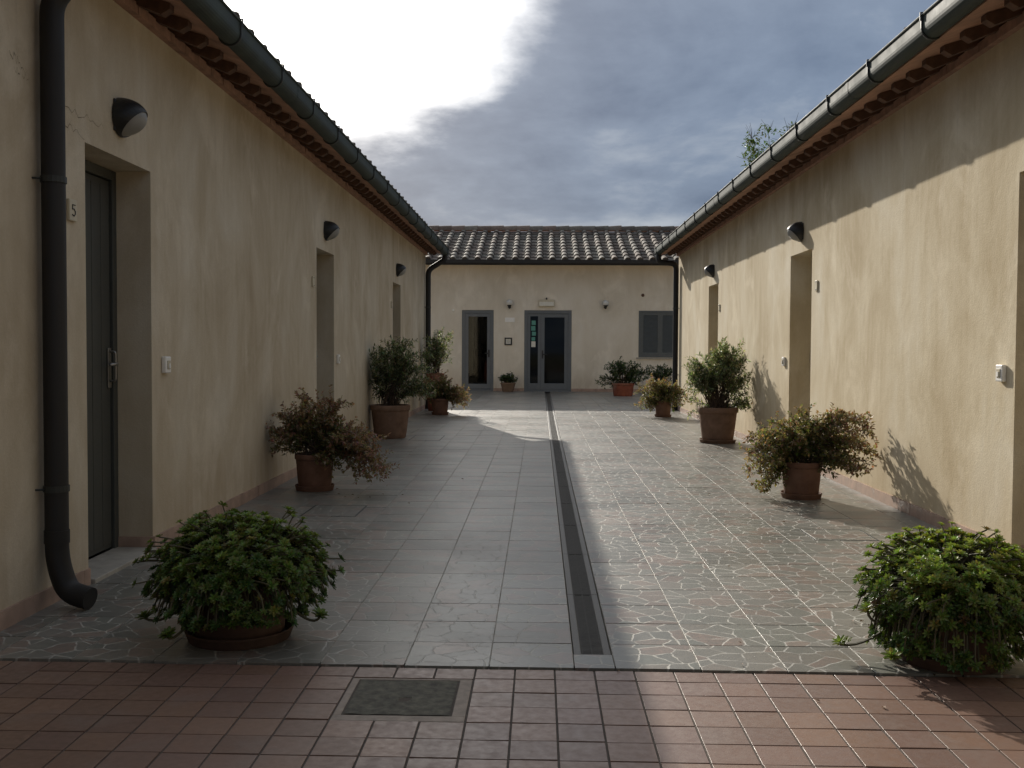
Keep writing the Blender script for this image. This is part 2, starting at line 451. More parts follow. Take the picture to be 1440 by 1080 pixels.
def roof_tiles(o, u, v, n, nu, nv, pu, pv, seed, r0=.088, pale=0.3):
    """flat pan tiles with half-round cover tiles; o = lower corner, u along the eave, v up the slope"""
    rr = random.Random(seed); m = MB(); o, u, v, n = map(Vector, (o, u, v, n))
    for j in range(nv):
        for i in range(nu):
            # pan tile, low end lifted over the row below
            c = tile_col(rr, pale)
            a = o + u*(i*pu) + v*(j*pv)
            hi, lo = .028, .006
            p = [a+n*hi-v*.03, a+u*pu+n*hi-v*.03, a+u*pu+v*pv+n*lo, a+v*pv+n*lo]
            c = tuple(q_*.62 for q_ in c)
            m.quad(*p, c); m.quad(a-v*.03, a+u*pu-v*.03, p[1], p[0], c)
            # cover tile
            c = tile_col(rr, pale); S = 8
            jx = rr.gauss(0, .004); lift = rr.gauss(0, .003)
            bc = a + u*(jx) - v*.045 + n*(.036+lift); tc = a + u*(jx*.5) + v*(pv+.02) + n*(.022+lift)
            k0 = len(m.v)
            for (cc, r) in ((bc, r0), (tc, r0*.80), (bc+n*(-.0)+v*.0, r0-.014)):
                for s in range(S+1):
                    w = math.pi*s/S
                    m.v.append(tuple(cc + u*(r*math.cos(w)) + n*(r*.92*math.sin(w))))
            for s in range(S):
                m.f.append((k0+s, k0+s+1, k0+S+1+s+1, k0+S+1+s)); m.c.append(c)
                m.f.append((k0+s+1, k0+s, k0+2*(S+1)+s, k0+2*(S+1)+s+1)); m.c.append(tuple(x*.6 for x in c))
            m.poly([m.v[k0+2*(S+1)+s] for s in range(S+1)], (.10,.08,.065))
    return m

def ridge_tiles(a, d, n, L, seed, r=.11):
    rr = random.Random(seed); m = MB(); a = Vector(a); d = Vector(d)
    up = Vector((0,0,1)); sd = d.cross(up)
    for k in range(n):
        c = tile_col(rr, .3); S = 8; k0 = len(m.v)
        for (t, r_) in ((k*L, r*.9), (k*L+L+.05, r*1.03)):
            z = rr.gauss(0, .004)
            for s in range(S+1):
                w = math.pi*s/S
                m.v.append(tuple(a + d*t + sd*(r_*math.cos(w)) + up*(r_*.9*math.sin(w)+z)))
        for s in range(S):
            m.f.append((k0+s, k0+S+1+s, k0+S+1+s+1, k0+s+1)); m.c.append(c)
    return m

# ------------------------------------------------------------------ the two long wings
OPEN = [(5.13,6.0),(10.48,11.37),(15.93,16.83)]     # door openings along the wall
DOORH = 2.215
SL = .30
cs = 1/math.hypot(1, SL); sn = SL*cs

def arc(c, r, a0, a1, ax, ay, n=6):
    c = Vector(c); ax = Vector(ax); ay = Vector(ay)
    return [c + ax*(r*math.cos(a0+(a1-a0)*k/n)) + ay*(r*math.sin(a0+(a1-a0)*k/n)) for k in range(n+1)]
def smooth_path(pts, r, n=5):
    """round the corners of a polyline"""
    pts = [Vector(p) for p in pts]; out = [pts[0]]
    for i in range(1, len(pts)-1):
        a, b, c = pts[i-1], pts[i], pts[i+1]
        d = min(r, (a-b).length*.48, (c-b).length*.48)
        p = b+(a-b).normalized()*d; q = b+(c-b).normalized()*d
        for k in range(n+1):
            t = k/n; out.append(p*(1-t)**2 + b*2*t*(1-t) + q*t*t)
    out.append(pts[-1]); return out

def wing(s, xw, oh, zt, label, pipes):
    """s=+1 right wing, -1 left wing; o points from the wall into the courtyard"""
    o = -s
    t = thing('wing_building', label, 'building', (xw+s*3.0, (Y0+Y1)/2, 0))
    X = lambda d: xw + o*d
    D = .275 if s < 0 else .32
    # --- wall with door openings and their reveals
    b = MB(); ZT = 3.16
    ys = [Y0] + [v for p in OPEN for v in p] + [Y1]
    def face(y0, y1, z0, z1):
        ny_ = max(1, int((y1-y0)/.8))
        for k in range(ny_):
            a, c = y0+(y1-y0)*k/ny_, y0+(y1-y0)*(k+1)/ny_
            q = [(xw,a,z0),(xw,c,z0),(xw,c,z1),(xw,a,z1)]
            b.quad(*(q if s < 0 else q[::-1]))
    for k in range(0, len(ys), 2): face(ys[k], ys[k+1], -.05, ZT)
    for (a, c) in OPEN:
        face(a, c, DOORH, ZT)
        xi = xw + s*D
        b.quad((xw,a,-.05),(xi,a,-.05),(xi,a,DOORH),(xw,a,DOORH)); b.quad((xw,c,-.05),(xi,c,-.05),(xi,c,DOORH),(xw,c,DOORH))
        b.quad((xw,a,DOORH),(xi,a,DOORH),(xi,c,DOORH),(xw,c,DOORH))
    xb = xw + s*7.2
    gable = lambda y: b.poly([(xw,y,-.05),(xb,y,-.05),(xb,y,ZT),((xw+xb)/2,y,ZT+SL*3.6),(xw,y,ZT)])
    gable(Y0); gable(Y1)
    b.quad((xb,Y0,-.05),(xb,Y1,-.05),(xb,Y1,ZT),(xb,Y0,ZT))
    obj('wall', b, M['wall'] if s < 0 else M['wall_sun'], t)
    # --- skirting tiles along the foot
    segs = [(ys[k], ys[k+1]) for k in range(0, len(ys), 2)]
    rr = random.Random(5+s)
    for (a, c) in segs:
        b = MB(); y = a
        while y < c-.01:
            y2 = min(y+.32, c); h = .082+rr.uniform(-.002,.002); d = .013+rr.uniform(-.0015,.0015)
            b.box(*sorted((X(0), X(d))), y+.0007, y2-.0007, -.02, h); y = y2
        for yy in (a, c):
            if yy in (Y0, Y1): continue
            e = -.012 if yy == a else .012
            e = -e
            b.box(*sorted((xw+s*.0005, xw+s*(D-.03))), *sorted((yy, yy-e)), -.02, .082)
        obj('skirting', b, M['skirt'], t)
    # --- doors
    for (a, c) in OPEN:
        dr = thing_part('door', t)
        xi = xw + s*(D-.055)
        b = MB()
        xs_ = sorted((xi, xi+s*.04))
        b.box(*xs_, a+.062, c-.062, .03, DOORH-.065)
        obj('leaf', b, M['door'], dr, bevel=.003)
        b = MB()                       # raised boards of the leaf
        n = 6; w = (c-a-.15)/n
        for k in range(n):
            b.box(*sorted((xi-s*.007, xi-s*.0005)), a+.075+k*w+.003, a+.075+(k+1)*w-.003, .06, DOORH-.10)
        obj('boards', b, M['door'], dr, bevel=.002)
        b = MB()
        fx = sorted((xi-s*.02, xi+s*.05))
        b.box(*fx, a+.001, a+.06, .001, DOORH-.002); b.box(*fx, c-.06, c-.001, .001, DOORH-.002); b.box(*fx, a+.06, c-.06, DOORH-.06, DOORH-.002)
        obj('door_frame', b, M['door'], dr, bevel=.004)
        hy = c-.105
        b = MB(); b.box(*sorted((xi-s*.018, xi-s*.008)), hy-.02, hy+.02, .96, 1.19)
        hp = obj('handle_plate', b, M['metal'], dr, bevel=.003)
        b = MB(); b.tube(smooth_path([(xi-s*.015,hy,1.10),(xi-s*.065,hy,1.10),(xi-s*.065,hy-.11,1.095)], .02), .009, 8)
        b.tube(smooth_path([(xi-s*.015,hy,1.00),(xi-s*.05,hy,1.0),(xi-s*.05,hy,1.17),(xi-s*.015,hy,1.17)], .02), .007, 8)
        obj('handle', b, M['metal'], hp, smooth=True)
        b = MB(); b.box(*sorted((X(.03), xw+s*(D-.06))), a+.014, c-.014, -.03, .022)
        obj('threshold', b, M['stone'], dr, bevel=.004)
    # --- eaves: brick course, rafters, tavella soffit, roof tiles
    b = MB(); y = Y0
    while y < Y1-.02:
        y2 = min(y+.255, Y1); d = .045+rr.uniform(-.004,.004)
        b.box(*sorted((X(.0), X(d))), y+.003, y2-.003, 3.030, 3.088+rr.uniform(-.002,.002)); y = y2
    obj('brick_course', b, M['brick'], t)
    deck = oh-.10
    zs = lambda d: 3.155 - SL*d
    b = MB()
    y = Y0-.12
    while y < Y1+.12:
        y2 = min(y+.30, Y1+.12); dz = rr.uniform(-.002,.002)
        pts = [(X(-.1), zs(-.1)), (X(deck), zs(deck)), (X(deck), zs(deck)+.07), (X(-.1), zs(-.1)+.07)]
        for a, c in ((0,1),(1,2),(2,3)):
            b.quad((pts[a][0],y+.002,pts[a][1]+dz),(pts[c][0],y+.002,pts[c][1]+dz),(pts[c][0],y2-.002,pts[c][1]+dz),(pts[a][0],y2-.002,pts[a][1]+dz))
        y = y2
    # upper layer closes the joints, and the main roof plane to the ridge
    xr = X(-3.6); zr = zs(-3.6)+.06
    b.quad((X(deck-.01),Y0-.12,zs(deck-.01)+.05),(X(deck-.01),Y1+.12,zs(deck-.01)+.05),(xr,Y1+.12,zr),(xr,Y0-.12,zr))
    b.quad((xr,Y0-.12,zr),(xr,Y1+.12,zr),(X(-7.5),Y1+.12,zs(deck)),(X(-7.5),Y0-.12,zs(deck)))
    for yy in (Y0-.119, Y1+.119):
        b.poly([(X(deck),yy,zs(deck)),(X(deck),yy,zs(deck)+.07),(xr,yy,zr+.02),(X(-7.5),yy,zs(deck)+.05),(X(-7.5),yy,zs(deck)-.03),(xr,yy,zr-.08)])
    obj('soffit', b, M['soffit'], t)
    proto = None; k = 0; y = Y0+.08
    bm_ = MB(); L = deck-.13
    pr = [(0,zs(0)-.002),(L,zs(L)-.002),(L,zs(L)-.035),(L-.05,zs(L)-.064),(0,zs(0)-.06)]
    for sy in (-.034,.034): bm_.poly([(X(d),sy,z) for d,z in pr][::(1 if sy < 0 else -1)])
    for i in range(len(pr)):
        d0,z0 = pr[i]; d1,z1 = pr[(i+1)%len(pr)]
        bm_.quad((X(d0),-.034,z0),(X(d1),-.034,z1),(X(d1),.034,z1),(X(d0),.034,z0))
    off = origin_of(t)
    while y < Y1:
        if proto is None:
            proto = obj('rafter', bm_, M['rafter'], t); ra = proto
        else:
            ra = proto.copy(); COL.objects.link(ra)
        ra.location = (0, y, 0); y += .30+rr.uniform(-.012,.012)
    # tiles: o, u along the eave, v up the slope
    pu = .33; nu = int((Y1-Y0+.2)/pu)+1
    v = Vector((-o*cs, 0, sn)); n = Vector((o*sn, 0, cs))
    m = roof_tiles(Vector((X(deck+.0), Y0-.1, zs(deck)+.072)), (0,1,0), v, n, nu, 9, pu, .42, 3+s)
    obj('roof', m, M['rooftile'], t, smooth='auto')
    m = ridge_tiles((xr, Y0-.1, zr+.10), (0,1,0), int((Y1-Y0+.2)/.4), .4, 8+s)
    obj('ridge', m, M['rooftile'], t, smooth='auto')
    # --- gutter, its brackets and seams
    gw = .125; dc = oh-gw/2
    prof = [(dc+gw/2, zt)]
    for kk in range(13):
        w = math.pi*kk/12; prof.append((dc+gw/2*math.cos(w), zt-.07-gw/2*math.sin(w)*1.02))
    prof.append((dc-gw/2, zt-.005))
    inner = [(dc+(d-dc)*.95, z+.003) for d, z in prof]
    b = MB(); ya, yb = Y0-.1, Y1+.03
    for P_, rev in ((prof, 0), (inner, 1)):
        for i in range(len(P_)-1):
            q = [(X(P_[i][0]),ya,P_[i][1]),(X(P_[i+1][0]),ya,P_[i+1][1]),(X(P_[i+1][0]),yb,P_[i+1][1]),(X(P_[i][0]),yb,P_[i][1])]
            b.quad(*(q[::-1] if rev else q))
    for yy in (ya, yb): b.poly([(X(d),yy,z) for d,z in prof])
    b.tube([(X(dc+gw/2+.002),ya,zt+.002),(X(dc+gw/2+.002),yb,zt+.002)], .0085, 8)
    obj('gutter', b, M['gutter'], t, smooth='auto')
    for yy in (2.1, 7.75, 13.6, 17.7):
        b = MB(); out = [(dc+(d-dc)*1.035, z-.003) for d, z in prof]
        for i in range(len(out)-1):
            b.quad((X(out[i][0]),yy-.03,out[i][1]),(X(out[i+1][0]),yy-.03,out[i+1][1]),(X(out[i+1][0]),yy+.03,out[i+1][1]),(X(out[i][0]),yy+.03,out[i][1]))
        obj('gutter_seam', b, M['gutter'], t, smooth='auto')
    bp = None; yy = -4.76
    b = MB(); out = [(dc+(d-dc)*1.07, z-.005) for d, z in prof]
    b.tube([(X(d),0,z) for d, z in out], .007, 6)
    b.tube([(X(dc+gw/2+.012),0,zt-.03),(X(dc+gw/2+.014),0,zt+.015),(X(dc),0,zt+.022),(X(dc-gw/2-.03),0,zt+.02)], .006, 6)
    while yy < Y1:
        if bp is None: bp = obj('gutter_bracket', b, M['strap'], t); br = bp
        else: br = bp.copy(); COL.objects.link(br)
        br.location = (0, yy, 0); yy += 1.0
    # --- downpipes
    for (kind, yp) in pipes:
        b = MB(); r = .052; dp = .068
        if kind == 'shoe':
            path = [(X(dc),yp+.02,zt-.13),(X(dc),yp+.02,zt-.20),(X(dp),yp,zt-.37),(X(dp),yp,.22),(X(dp+.05),yp-.005,.075),(X(dp+.165),yp-.03,.052)]
        elif kind == 'neck':
            path = [(X(dc),yp,zt-.13),(X(dc),yp,zt-.21),(X(dp),yp,zt-.42),(X(dp),yp,.0)]
        else:
            path = [(X(dc),yp,zt-.13),(X(dc),yp,zt-.27),(X(dp),yp,zt-.31),(X(dp),yp,.0)]
        b.tube(smooth_path(path, .10, 6), r, 18)
        pp = obj('downpipe', b, M['pipe'], t, smooth='auto')
        for z in ([.55, 1.95] if kind == 'shoe' else [.7, 2.0]):
            b = MB(); b.tube([(X(dp),yp,z-.014),(X(dp),yp,z+.014)], r*1.10, 18)
            b.tube([(X(dp-.03),yp-.03,z),(X(dp-.05),yp-.058,z),(X(-.02),yp-.062,z)], .005, 6)
            obj('pipe_clip', b, M['strap'], pp)
        if kind == 'shoe':
            b = MB(); b.tube([(X(dp),yp,.30),(X(dp),yp,.36)], r*1.07, 18); obj('pipe_sleeve', b, M['pipe'], pp, smooth='auto')
    return t

def thing_part(name, parent):
    """an empty that is a part (a door with its leaf and handle)"""
    e = bpy.data.objects.new(name, None); COL.objects.link(e); e.parent = parent; e.empty_display_size = .1
    return e

left = wing(-1, XL, .46, 3.15, 'long cream plastered wing on the left, in shade, with downpipe and grey green doors', [('shoe',4.65),('neck',20.36)])
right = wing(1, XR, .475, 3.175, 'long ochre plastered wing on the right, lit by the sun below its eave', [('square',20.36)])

# hairline cracks in the left plaster by the first door
b = MB(); rr = random.Random(4)
for (y0, z0, y1, z1) in ((4.80,2.285,5.125,2.225),(4.82,2.345,5.36,2.33),(4.40,2.46,4.56,2.40),(4.44,2.40,4.57,2.385)):
    n = 16; prev = None
    for k in range(n+1):
        t = k/n; y = y0+(y1-y0)*t; z = z0+(z1-z0)*t+rr.uniform(-.022,.022)*(0 if k in (0,n) else 1)
        w = .0015*(1-.7*t)*rr.uniform(.4,1.4)+.0003
        if prev: b.quad((XL+.0015,prev[0],prev[1]-w),(XL+.0015,y,z-w),(XL+.0015,y,z+w),(XL+.0015,prev[0],prev[1]+w))
        prev = (y, z)
obj('crack', b, M['crack'], left)

# ------------------------------------------------------------------ far building
fb = thing('entrance_building', 'low cream building closing the courtyard, with tiled roof and glazed doors', 'building', (0, YB, 0))
S1 = (-2.19, -1.295, .03, 2.27)      # single door opening  x0 x1 z0 z1
S2 = (-.44, .885, -.02, 2.27)        # double door
S3 = (2.75, 3.95, .97, 2.27)         # shuttered window
W_ = 9.5; ZE = 3.62
b = MB()
def bq(x0, x1, z0, z1):
    n_ = max(1, int((x1-x0)/1.0))
    for k in range(n_):
        a, c = x0+(x1-x0)*k/n_, x0+(x1-x0)*(k+1)/n_
        b.quad((a,YB,z0),(c,YB,z0),(c,YB,z1),(a,YB,z1))
bq(-W_, S1[0], -.05, ZE); bq(S1[1], S2[0], -.05, ZE); bq(S2[1], S3[0], -.05, ZE); bq(S3[1], W_, -.05, ZE)
for S_ in (S1, S2, S3): bq(S_[0], S_[1], S_[3], ZE)
bq(S3[0], S3[1], -.05, S3[2])
for S_ in (S1, S2, S3):
    x0,x1,z0,z1 = S_; d = YB+.10
    b.quad((x0,YB,z0),(x0,d,z0),(x0,d,z1),(x0,YB,z1)); b.quad((x1,YB,z0),(x1,d,z0),(x1,d,z1),(x1,YB,z1)); b.quad((x0,YB,z1),(x0,d,z1),(x1,d,z1),(x1,YB,z1))
for xx in (-W_, W_): b.poly([(xx,YB,-.05),(xx,YB+7.6,-.05),(xx,YB+7.6,ZE),(xx,YB+3.8,ZE+1.1),(xx,YB,ZE)])
b.quad((-W_,YB+7.6,-.05),(W_,YB+7.6,-.05),(W_,YB+7.6,ZE),(-W_,YB+7.6,ZE))
obj('wall', b, M['wall_back'], fb)
b = MB()
for (x0, x1) in ((-W_,S1[0]-.002),(S1[1]+.002,S2[0]-.002),(S2[1]+.002,W_)):
    x = x0
    while x < x1-.01:
        x2 = min(x+.32, x1); b.box(x+.0015, x2-.0015, YB-.014, YB, -.02, .085); x = x2
obj('skirting', b, M['skirt'], fb)
# roof
zsb = lambda d: 3.70 - SL*d
b = MB(); dk = .46
b.quad((-W_-.2,YB-dk,zsb(dk)-.04),(W_+.2,YB-dk,zsb(dk)-.04),(W_+.2,YB+.05,zsb(-.05)-.04),(-W_-.2,YB+.05,zsb(-.05)-.04))
b.quad((-W_-.2,YB-dk,zsb(dk)-.04),(W_+.2,YB-dk,zsb(dk)-.04),(W_+.2,YB-dk,zsb(dk)+.04),(-W_-.2,YB-dk,zsb(dk)+.04))
zr = zsb(-3.75)+.03
b.quad((-W_-.2,YB-dk,zsb(dk)+.03),(W_+.2,YB-dk,zsb(dk)+.03),(W_+.2,YB+3.75,zr),(-W_-.2,YB+3.75,zr))
b.quad((-W_-.2,YB+3.75,zr),(W_+.2,YB+3.75,zr),(W_+.2,YB+8,zsb(dk)),(-W_-.2,YB+8,zsb(dk)))
obj('soffit', b, M['soffit'], fb)
m = roof_tiles((-8.93, YB-dk, zsb(dk)+.045), (1,0,0), (0,cs,sn), (0,-sn,cs), 53, 10, .343, .435, 21, .09, .5)
obj('roof', m, M['rooftile'], fb, smooth='auto')
m = ridge_tiles((-9.0, YB+3.72, zr+.035), (1,0,0), 44, .41, 15, .19)
obj('ridge', m, M['rooftile'], fb, smooth='auto')
b = MB(); gy = YB-dk-.075; gz = zsb(dk)+.055
pf = [(gy-.075,gz)]+[(gy-.075*math.cos(math.pi*k/12), gz-.06-.075*math.sin(math.pi*k/12)) for k in range(13)]+[(gy+.075,gz)]
for i in range(len(pf)-1):
    b.quad((-9.6,pf[i][0],pf[i][1]),(9.6,pf[i][0],pf[i][1]),(9.6,pf[i+1][0],pf[i+1][1]),(-9.6,pf[i+1][0],pf[i+1][1]))
b.tube([(-9.6,gy-.077,gz+.002),(9.6,gy-.077,gz+.002)], .009, 8)
obj('gutter', b, M['pipe'], fb, smooth='auto')
# dim room seen through the glass
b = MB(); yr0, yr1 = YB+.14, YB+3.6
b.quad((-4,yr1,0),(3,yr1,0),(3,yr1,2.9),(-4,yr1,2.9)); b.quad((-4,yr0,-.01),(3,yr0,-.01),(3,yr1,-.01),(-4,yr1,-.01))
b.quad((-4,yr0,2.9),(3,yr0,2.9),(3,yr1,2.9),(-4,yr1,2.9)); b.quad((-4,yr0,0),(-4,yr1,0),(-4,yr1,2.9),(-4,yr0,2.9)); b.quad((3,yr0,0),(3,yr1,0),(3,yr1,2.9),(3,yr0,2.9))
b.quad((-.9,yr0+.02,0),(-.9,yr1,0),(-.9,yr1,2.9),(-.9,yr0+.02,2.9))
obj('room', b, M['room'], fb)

def frame_rects(b, x0, x1, z0, z1, w, y0, y1, wb=None):
    wb = wb or w
    b.box(x0, x0+w, y0, y1, z0, z1); b.box(x1-w, x1, y0, y1, z0, z1)
    b.box(x0+w, x1-w, y0, y1, z1-w, z1); b.box(x0+w, x1-w, y0, y1, z0, z0+wb)

# single glazed door
dr = thing_part('door', fb)
b = MB(); frame_rects(b, S1[0]+.002, S1[1]-.002, S1[2]-.04, S1[3]-.002, .085, YB+.02, YB+.09, .06); obj('door_frame', b, M['frame'], dr, bevel=.004)
b = MB(); frame_rects(b, S1[0]+.09, S1[1]-.09, S1[2]+.03, S1[3]-.09, .095, YB+.035, YB+.08, .14); lf = obj('leaf', b, M['frame'], dr, bevel=.004)
b = MB(); b.box(S1[0]+.18, S1[1]-.18, YB+.054, YB+.060, .19, S1[3]-.18); obj('pane', b, M['glass'], dr)
b = MB(); b.quad((S1[0]+.12,YB+.16,.5),(S1[0]+.32,YB+.16,.5),(S1[0]+.32,YB+.16,2.25),(S1[0]+.12,YB+.16,2.25)); obj('pale_strip', b, M['pale_strip'], dr)  # pale upright strip standing behind the left of the pane
b = MB(); b.tube(smooth_path([(S1[1]-.135,YB+.036,1.06),(S1[1]-.135,YB-.02,1.06),(S1[1]-.25,YB-.02,1.06)], .02), .013, 8); b.box(S1[1]-.155,S1[1]-.115,YB+.025,YB+.036,.95,1.16); obj('handle', b, M['black'], dr)
# double door: narrow fixed light and wide leaf
dr = thing_part('door', fb)
b = MB(); frame_rects(b, S2[0]+.002, S2[1]-.002, S2[2], S2[3]-.002, .09, YB+.01, YB+.09, .07); obj('door_frame', b, M['frame'], dr, bevel=.004)
xm = .02
b = MB(); frame_rects(b, S2[0]+.094, xm, .055, S2[3]-.094, .075, YB+.03, YB+.08, .17); lf = obj('side_leaf', b, M['frame'], dr, bevel=.004)
b = MB(); b.box(S2[0]+.165, xm-.07, YB+.052, YB+.058, .22, S2[3]-.165); obj('pane', b, M['glass'], dr)
b = MB(); frame_rects(b, xm+.004, S2[1]-.094, .055, S2[3]-.094, .105, YB+.03, YB+.08, .17); lf2 = obj('leaf', b, M['frame'], dr, bevel=.004)
b = MB(); b.box(xm+.105, S2[1]-.195, YB+.052, YB+.058, .22, S2[3]-.195); obj('pane', b, M['glass'], dr)
b = MB(); b.tube(smooth_path([(xm+.055,YB+.031,1.04),(xm+.055,YB-.03,1.04),(xm+.17,YB-.03,1.04)], .02), .014, 8); b.box(xm+.035,xm+.075,YB+.02,YB+.031,.92,1.15); obj('handle', b, M['black'], lf2)
for i, (x0, z0, w, h, mt) in enumerate(((-.235,1.86,.115,.12,'teal'),(-.25,1.70,.12,.13,'teal'),(-.225,1.56,.11,.11,'teal'),(-.235,1.42,.10,.10,'teal'),(-.24,1.24,.115,.16,'paper'))):
    b = MB(); b.box(x0, x0+w, YB+.046, YB+.0505, z0, z0+h); obj('sticker', b, M[mt], dr)
# shuttered window
wn = thing_part('window', fb)
b = MB(); frame_rects(b, S3[0]+.002, S3[1]-.002, S3[2]+.002, S3[3]-.002, .06, YB-.012, YB+.09); obj('window_frame', b, M['shutter'], wn, bevel=.004)
xm2 = (S3[0]+S3[1])/2
for (x0, x1) in ((S3[0]+.064, xm2-.002), (xm2+.002, S3[1]-.064)):
    b = MB(); frame_rects(b, x0, x1, S3[2]+.064, S3[3]-.064, .065, YB+.0, YB+.045)
    z = S3[2]+.135
    while z < S3[3]-.14:
        b.poly([(x0+.066,YB+.008,z),(x1-.066,YB+.008,z),(x1-.066,YB+.036,z+.036),(x0+.066,YB+.036,z+.036)])
        b.poly([(x0+.066,YB+.008,z),(x1-.066,YB+.008,z),(x1-.066,YB+.008,z-.007),(x0+.066,YB+.008,z-.007)])
        z += .036
    b.box(x0+.066, x1-.066, YB+.04, YB+.044, S3[2]+.13, S3[3]-.13)
    obj('shutter_leaf', b, M['shutter'], wn)
b = MB(); b.box(S3[0]-.06, S3[1]+.06, YB-.05, YB+.0, S3[2]-.045, S3[2]-.001); obj('window_sill', b, M['stone'], wn, bevel=.004)

# fittings on the far facade: things of their own
def globe_lamp(x, label):
    t = thing('globe_lamp', label, 'wall lamp', (x, YB, 2.42), 'white globe lamps on the far facade')
    b = MB(); c = (x, YB-.14, 2.47)
    b.lathe([(.088*math.sin(math.pi*k/14), .088*-math.cos(math.pi*k/14)) for k in range(15)], c, 24); obj('globe', b, M['globe'], t, smooth=True)
    b = MB(); b.lathe([(.0,-.17),(.02,-.165),(.028,-.12),(.062,-.072),(.066,-.055),(0,-.05)], c, 20)
    b.tube(smooth_path([(x,YB-.14,2.33),(x,YB-.10,2.31),(x,YB-.004,2.36)], .04), .013, 8)
    obj('base', b, M['black'], t, smooth='auto')
    b = MB(); b.tube([(x,YB-.018,2.36),(x,YB-.0005,2.36)], .045, 20); obj('wall_rose', b, M['black'], t)
globe_lamp(-.855, 'white globe wall lamp between the two glazed doors')
globe_lamp(1.82, 'white globe wall lamp to the right of the double door')

t = thing('emergency_light', 'cream box light with a small spur mounted over the double door', 'light fitting', (.18,YB,2.42))
b = MB(); b.box(-.04,.40,YB-.075,YB-.0005,2.37,2.56); obj('housing', b, M['cream'], t, bevel=.012)
b = MB(); b.box(-.02,.38,YB-.082,YB-.0755,2.39,2.50); obj('diffuser', b, M['paper'], t, bevel=.006)
b = MB(); b.tube([(.18,YB-.03,2.555),(.18,YB-.03,2.62)], .022, 10); obj('spur', b, M['black'], t)
t = thing('plaque', 'small white plaque on the wall under the globe lamp between the doors', 'sign', (-.84,YB,2.0))
b = MB(); b.box(-.98,-.71,YB-.014,YB-.0005,1.93,2.06); obj('panel', b, M['white'], t, bevel=.005)
b = MB()
for k,(a,c) in enumerate(((-.95,-.78),(-.95,-.74))): b.box(a,c,YB-.0162,YB-.0142,2.015-k*.045,2.022-k*.045)
t = thing('framed_notice', 'small square notice in a black frame between the two glazed doors', 'sign', (-.88,YB,1.4))
b = MB(); frame_rects(b, -.99,-.78, 1.29, 1.50, .035, YB-.024, YB-.0005); obj('frame', b, M['black'], t, bevel=.003)
b = MB(); b.box(-.955,-.815,YB-.012,YB-.001,1.325,1.465); obj('notice_sheet', b, M['paper'], t)
b = MB()
for k in range(4): b.box(-.935,-.835-.02*(k%2),YB-.0135,YB-.0125,1.43-k*.026,1.436-k*.026)
obj('print', b, M['ink'], t)
b = MB(); b.lathe([(0,-.03),(.035,-.03),(.045,0),(0,0)], (0,0,0), 16)
b.v = [(2.86+p[0], YB-.001+p[2], 2.70+p[1]) for p in b.v]
tag(obj('wall_vent', b, M['rafter'], None), 'small round brown vent on the facade above the shuttered window', 'vent')
b = MB(); b.lathe([(0,-.02),(.025,-.02),(.032,0),(0,0)], (0,0,0), 16)
b.v = [(-2.43+p[0], YB-.001+p[2], 2.26+p[1]) for p in b.v]
tag(obj('junction_cap', b, M['white'], None), 'small white round cap on the facade left of the single door', 'cap')

# ------------------------------------------------------------------ fittings on the wings
def bulkhead(side, y, label):
    o = -side; xw = XR if side > 0 else XL
    t = thing('wall_lamp', label, 'wall lamp', (xw, y, 2.43), 'dark hooded lamps above the doors of the wings')
    t.location = (0,0,0)
    # local frame: d out from wall, e along wall, z up
    rx, ry, rz = .150, .105, .105
    axis = Vector((math.cos(R(-34)), 0, math.sin(R(-34)))); e = Vector((0,1,0)); f = axis.cross(e)
    hood, lens = MB(), MB()
    def P(th, ph, k):
        v = axis*math.cos(th) + (e*math.cos(ph)+f*math.sin(ph))*math.sin(th)
        d = max(v.x*rx*k, -.0); return (xw + o*(d+.004), y+v.y*ry*k, 2.43+v.z*rz*k)
    T0 = R(50)
    for (mbx, t0, t1, k, nt) in ((lens, 0, T0+.12, .95, 8), (hood, T0, R(140), 1.0, 14)):
        for i in range(nt):
            for j in range(32):
                a0, a1 = t0+(t1-t0)*i/nt, t0+(t1-t0)*(i+1)/nt; p0, p1 = 2*math.pi*j/32, 2*math.pi*(j+1)/32
                mbx.quad(P(a0,p0,k),P(a1,p0,k),P(a1,p1,k),P(a0,p1,k))
    for j in range(32):
        p0, p1 = 2*math.pi*j/32, 2*math.pi*(j+1)/32
        hood.quad(P(T0,p0,.94),P(T0,p0,1.0),P(T0,p1,1.0),P(T0,p1,.94))
    t.location = (xw, y, 2.43)
    obj('hood', hood, M['black'], t, smooth='auto'); obj('lens', lens, M['lens'], t, smooth=True)
    b = MB(); b.box(*sorted((xw, xw+o*.012)), y-.085, y+.085, 2.345, 2.515); obj('backplate', b, M['black'], t, bevel=.005)
bulkhead(-1, 5.56, 'dark hooded wall lamp above the nearest door of the left wing')
bulkhead(-1, 10.92, 'dark hooded wall lamp above the middle door of the left wing')
bulkhead(-1, 16.38, 'dark hooded wall lamp above the farthest door of the left wing')
bulkhead(1, 5.56, 'dark hooded wall lamp above the nearest door of the right wing')
bulkhead(1, 10.92, 'dark hooded wall lamp above the middle door of the right wing')
bulkhead(1, 16.38, 'dark hooded wall lamp above the farthest door of the right wing')

